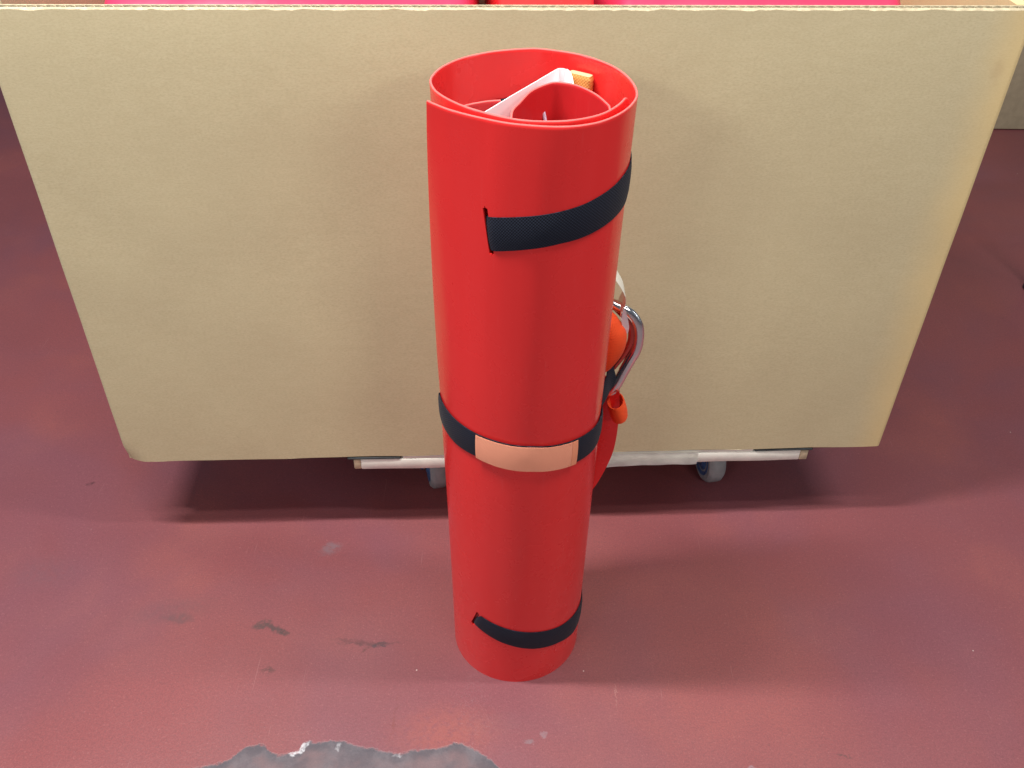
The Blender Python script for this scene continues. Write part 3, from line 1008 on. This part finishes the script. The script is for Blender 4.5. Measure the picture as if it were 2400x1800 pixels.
# ------------------------------------------------------------------ dolly under the box
dl = empty("wheeled_dolly", box_pt(0.127, 0, 0), yaw, label="low white wooden dolly on blue and grey casters under the cardboard box", category="dolly")
L0, L1 = -0.397, 0.397
DY = 0.0005
DZ0, DZ1 = 0.1490, 0.1722
bm = bmesh.new()
box_bm(bm, L0 + 0.012, L1 - 0.014, DY, DY + 0.07, DZ0, DZ1, 0.0025, 2)
bmesh.ops.subdivide_edges(bm, edges=[e for e in bm.edges if (e.verts[0].co - e.verts[1].co).length > 0.3], cuts=30)
for v in bm.verts:
    v.co.y += 0.0012 * noise.noise(Vector((v.co.x * 12, 0, v.co.z * 30)))
    v.co.z += 0.0010 * noise.noise(Vector((v.co.x * 9, 3, 0)))
link("board", bm_mesh(bm, "board", 40), BOARD, dl, label="front white painted board")
bm = bmesh.new()
box_bm(bm, L0 + 0.085, L1 - 0.10, DY + 0.001, DY + 0.069, DZ1 - 0.0005, Z0 - 0.0006, 0.001, 1)
link("raised_strip", bm_mesh(bm, "raised_strip", 40), BOARD, dl)
for xa, xb in ((L0, L0 + 0.0125), (L1 - 0.0145, L1)):
    bm = bmesh.new()
    box_bm(bm, xa, xb, DY + 0.0005, DY + 0.0695, DZ0 + 0.0006, DZ1 - 0.0008, 0.0022, 2)
    link("board_end", bm_mesh(bm, "board_end", 40), BAREWOOD, dl, label="bare wood end of the white board")
bm = bmesh.new()
box_bm(bm, L0 + 0.012, L1 - 0.014, 0.43, 0.50, DZ0, DZ1, 0.0025, 2)
link("board", bm_mesh(bm, "board", 40), BOARD, dl)
for xa in (L0 + 0.05, L1 - 0.12):
    bm = bmesh.new()
    box_bm(bm, xa, xa + 0.07, DY + 0.071, 0.429, DZ0 + 0.001, DZ1 - 0.001, 0.002, 1)
    link("crossbar", bm_mesh(bm, "crossbar", 40), BAREWOOD, dl)
# rubber pads wrapped on the board's ends
for k, (xa, xb) in enumerate(((L0 - 0.010, L0 + 0.082), (L1 - 0.098, L1 + 0.006))):
    for yy in (DY - 0.001, 0.43):
        bm = bmesh.new()
        box_bm(bm, xa, xb, yy, yy + 0.072, DZ1 + 0.0002, Z0 - 0.0008, 0.003, 2)
        link("rubber_pad", bm_mesh(bm, "rubber_pad", 40), PAD, dl)
# strip of plastic film sagging from the front board
bm = bmesh.new()
pr = None
for i in range(41):
    x = -0.020 + 0.22 * i / 40
    sag = 0.0042 * math.exp(-((x - 0.030) / 0.035) ** 2) + 0.0012 * math.sin(x * 60) ** 2 + 0.0012
    cur = [bm.verts.new((x, DY - 0.0022 - 0.0010 * abs(noise.noise(Vector((x * 25, z * 60, 0)))), z)) for z in (Z0 - 0.003, 0.166, 0.157, DZ0 - sag)]
    if pr:
        for a in range(3):
            bm.faces.new([pr[a], pr[a + 1], cur[a + 1], cur[a]])
    pr = cur
bmesh.ops.solidify(bm, geom=bm.faces[:], thickness=0.0004)
link("plastic_film", bm_mesh(bm, "plastic_film", 60), FILM, dl)

def caster(x, y, turn):
    c = empty("caster", (x, y, 0), turn)
    c.parent = dl
    R, hw_ = 0.0475, 0.0165
    bm = bmesh.new()
    lathe(bm, [(R - 0.016, -hw_ + 0.0005), (R - 0.006, -hw_), (R - 0.001, -hw_ + 0.005), (R, -hw_ + 0.010), (R, hw_ - 0.010), (R - 0.001, hw_ - 0.005), (R - 0.006, hw_), (R - 0.016, hw_ - 0.0005)], 40, 'X')
    link("tyre", bm_mesh(bm, "tyre", 35), TYRE, c, loc=(0, 0, R))
    bm = bmesh.new()
    lathe(bm, [(0.010, -hw_ - 0.004), (0.014, -hw_ - 0.004), (0.016, -hw_ - 0.0015), (0.024, -hw_ + 0.001), (0.030, -hw_ - 0.001), (R - 0.015, -hw_ - 0.0015),
               (R - 0.015, hw_ + 0.0015), (0.030, hw_ + 0.001), (0.024, hw_ - 0.001), (0.016, hw_ + 0.0015), (0.014, hw_ + 0.004), (0.010, hw_ + 0.004)], 36, 'X')
    link("rim", bm_mesh(bm, "rim", 35), BLUE, c, loc=(0, 0, R))
    bm = bmesh.new()
    for s in (-1, 1):
        xx = s * (hw_ + 0.0075)
        lathe_b = bmesh.new()
        pts = [(-0.012, 0.0), (0.0, -0.013), (0.013, 0.0), (0.034, 0.060), (0.030, 0.066), (-0.018, 0.066), (-0.020, 0.058)]
        va = [bm.verts.new((xx - 0.0014, b, 0.0475 + a if False else R + a_)) for b, a_ in pts]
        vb = [bm.verts.new((xx + 0.0014, b, R + a_)) for b, a_ in pts]
        lathe_b.free()
        bm.faces.new(va); bm.faces.new(vb[::-1])
        for i in range(len(pts)):
            j = (i + 1) % len(pts)
            bm.faces.new([va[i], va[j], vb[j], vb[i]])
    box_bm(bm, -hw_ - 0.010, hw_ + 0.010, -0.018, 0.031, R + 0.0655, R + 0.069)
    link("fork", bm_mesh(bm, "fork", 40), ZINC, c)
    bm = bmesh.new()
    lathe(bm, [(0.020, R + 0.069), (0.022, R + 0.072), (0.022, R + 0.082), (0.030, R + 0.084), (0.030, R + 0.0895)], 24)
    box_bm(bm, -0.042, 0.042, -0.032, 0.036, R + 0.090, DZ0 - 0.0008)
    link("swivel_plate", bm_mesh(bm, "swivel_plate", 40), ZINC, c)
    bm = bmesh.new()
    lathe(bm, [(0.005, -hw_ - 0.014), (0.008, -hw_ - 0.0135), (0.008, -hw_ - 0.009), (0.008, hw_ + 0.009), (0.008, hw_ + 0.0135), (0.005, hw_ + 0.014)], 10, 'X')
    link("axle", bm_mesh(bm, "axle", 40), BLUE, c, loc=(0, 0, R))
    return c
caster(0.265, 0.118, rad(7))
caster(-0.262, 0.118, rad(10))
caster(0.265, 0.42, rad(30))
caster(-0.262, 0.42, rad(-20))

# ------------------------------------------------------------------ second cardboard box, far right
b2 = empty("cardboard_box", (2.35, 3.0, 0), 0.02, label="second brown cardboard box on the floor far behind, cut off by the right edge", category="box")
bm = bmesh.new()
box_bm(bm, -0.85, 0.85, 0, 0.9, 0.002, 0.95, 0.006, 2)
link("box_body", bm_mesh(bm, "box_body", 40), CARDDARK, b2)
for s in (-1, 1):
    bm = bmesh.new()
    box_bm(bm, -0.84, 0.84, 0.447 + s * 0.222 - 0.219, 0.447 + s * 0.222 + 0.219, 0.9505, 0.956)
    link("top_flap", bm_mesh(bm, "top_flap", 40), CARDDARK, b2)

# small dark chrome foot just entering at the right edge
ft = empty("stand_foot", (1.322, 1.990, 0), 0.3, label="small dark chrome foot on the floor at the right picture edge", category="foot")
bm = bmesh.new()
lathe(bm, [(0.018, 0.0), (0.022, 0.003), (0.022, 0.008), (0.016, 0.018), (0.009, 0.024), (0.009, 0.03)], 28)
link("foot_pad", bm_mesh(bm, "foot_pad", 40), DARKFOOT, ft)
bm = bmesh.new()
lathe(bm, [(0.010, 0.0302), (0.010, 0.42), (0.008, 0.425)], 20)
link("foot_leg", bm_mesh(bm, "foot_leg", 40), DARKFOOT, ft, loc=(0, 0, 0), rot=(0, 0, 0))
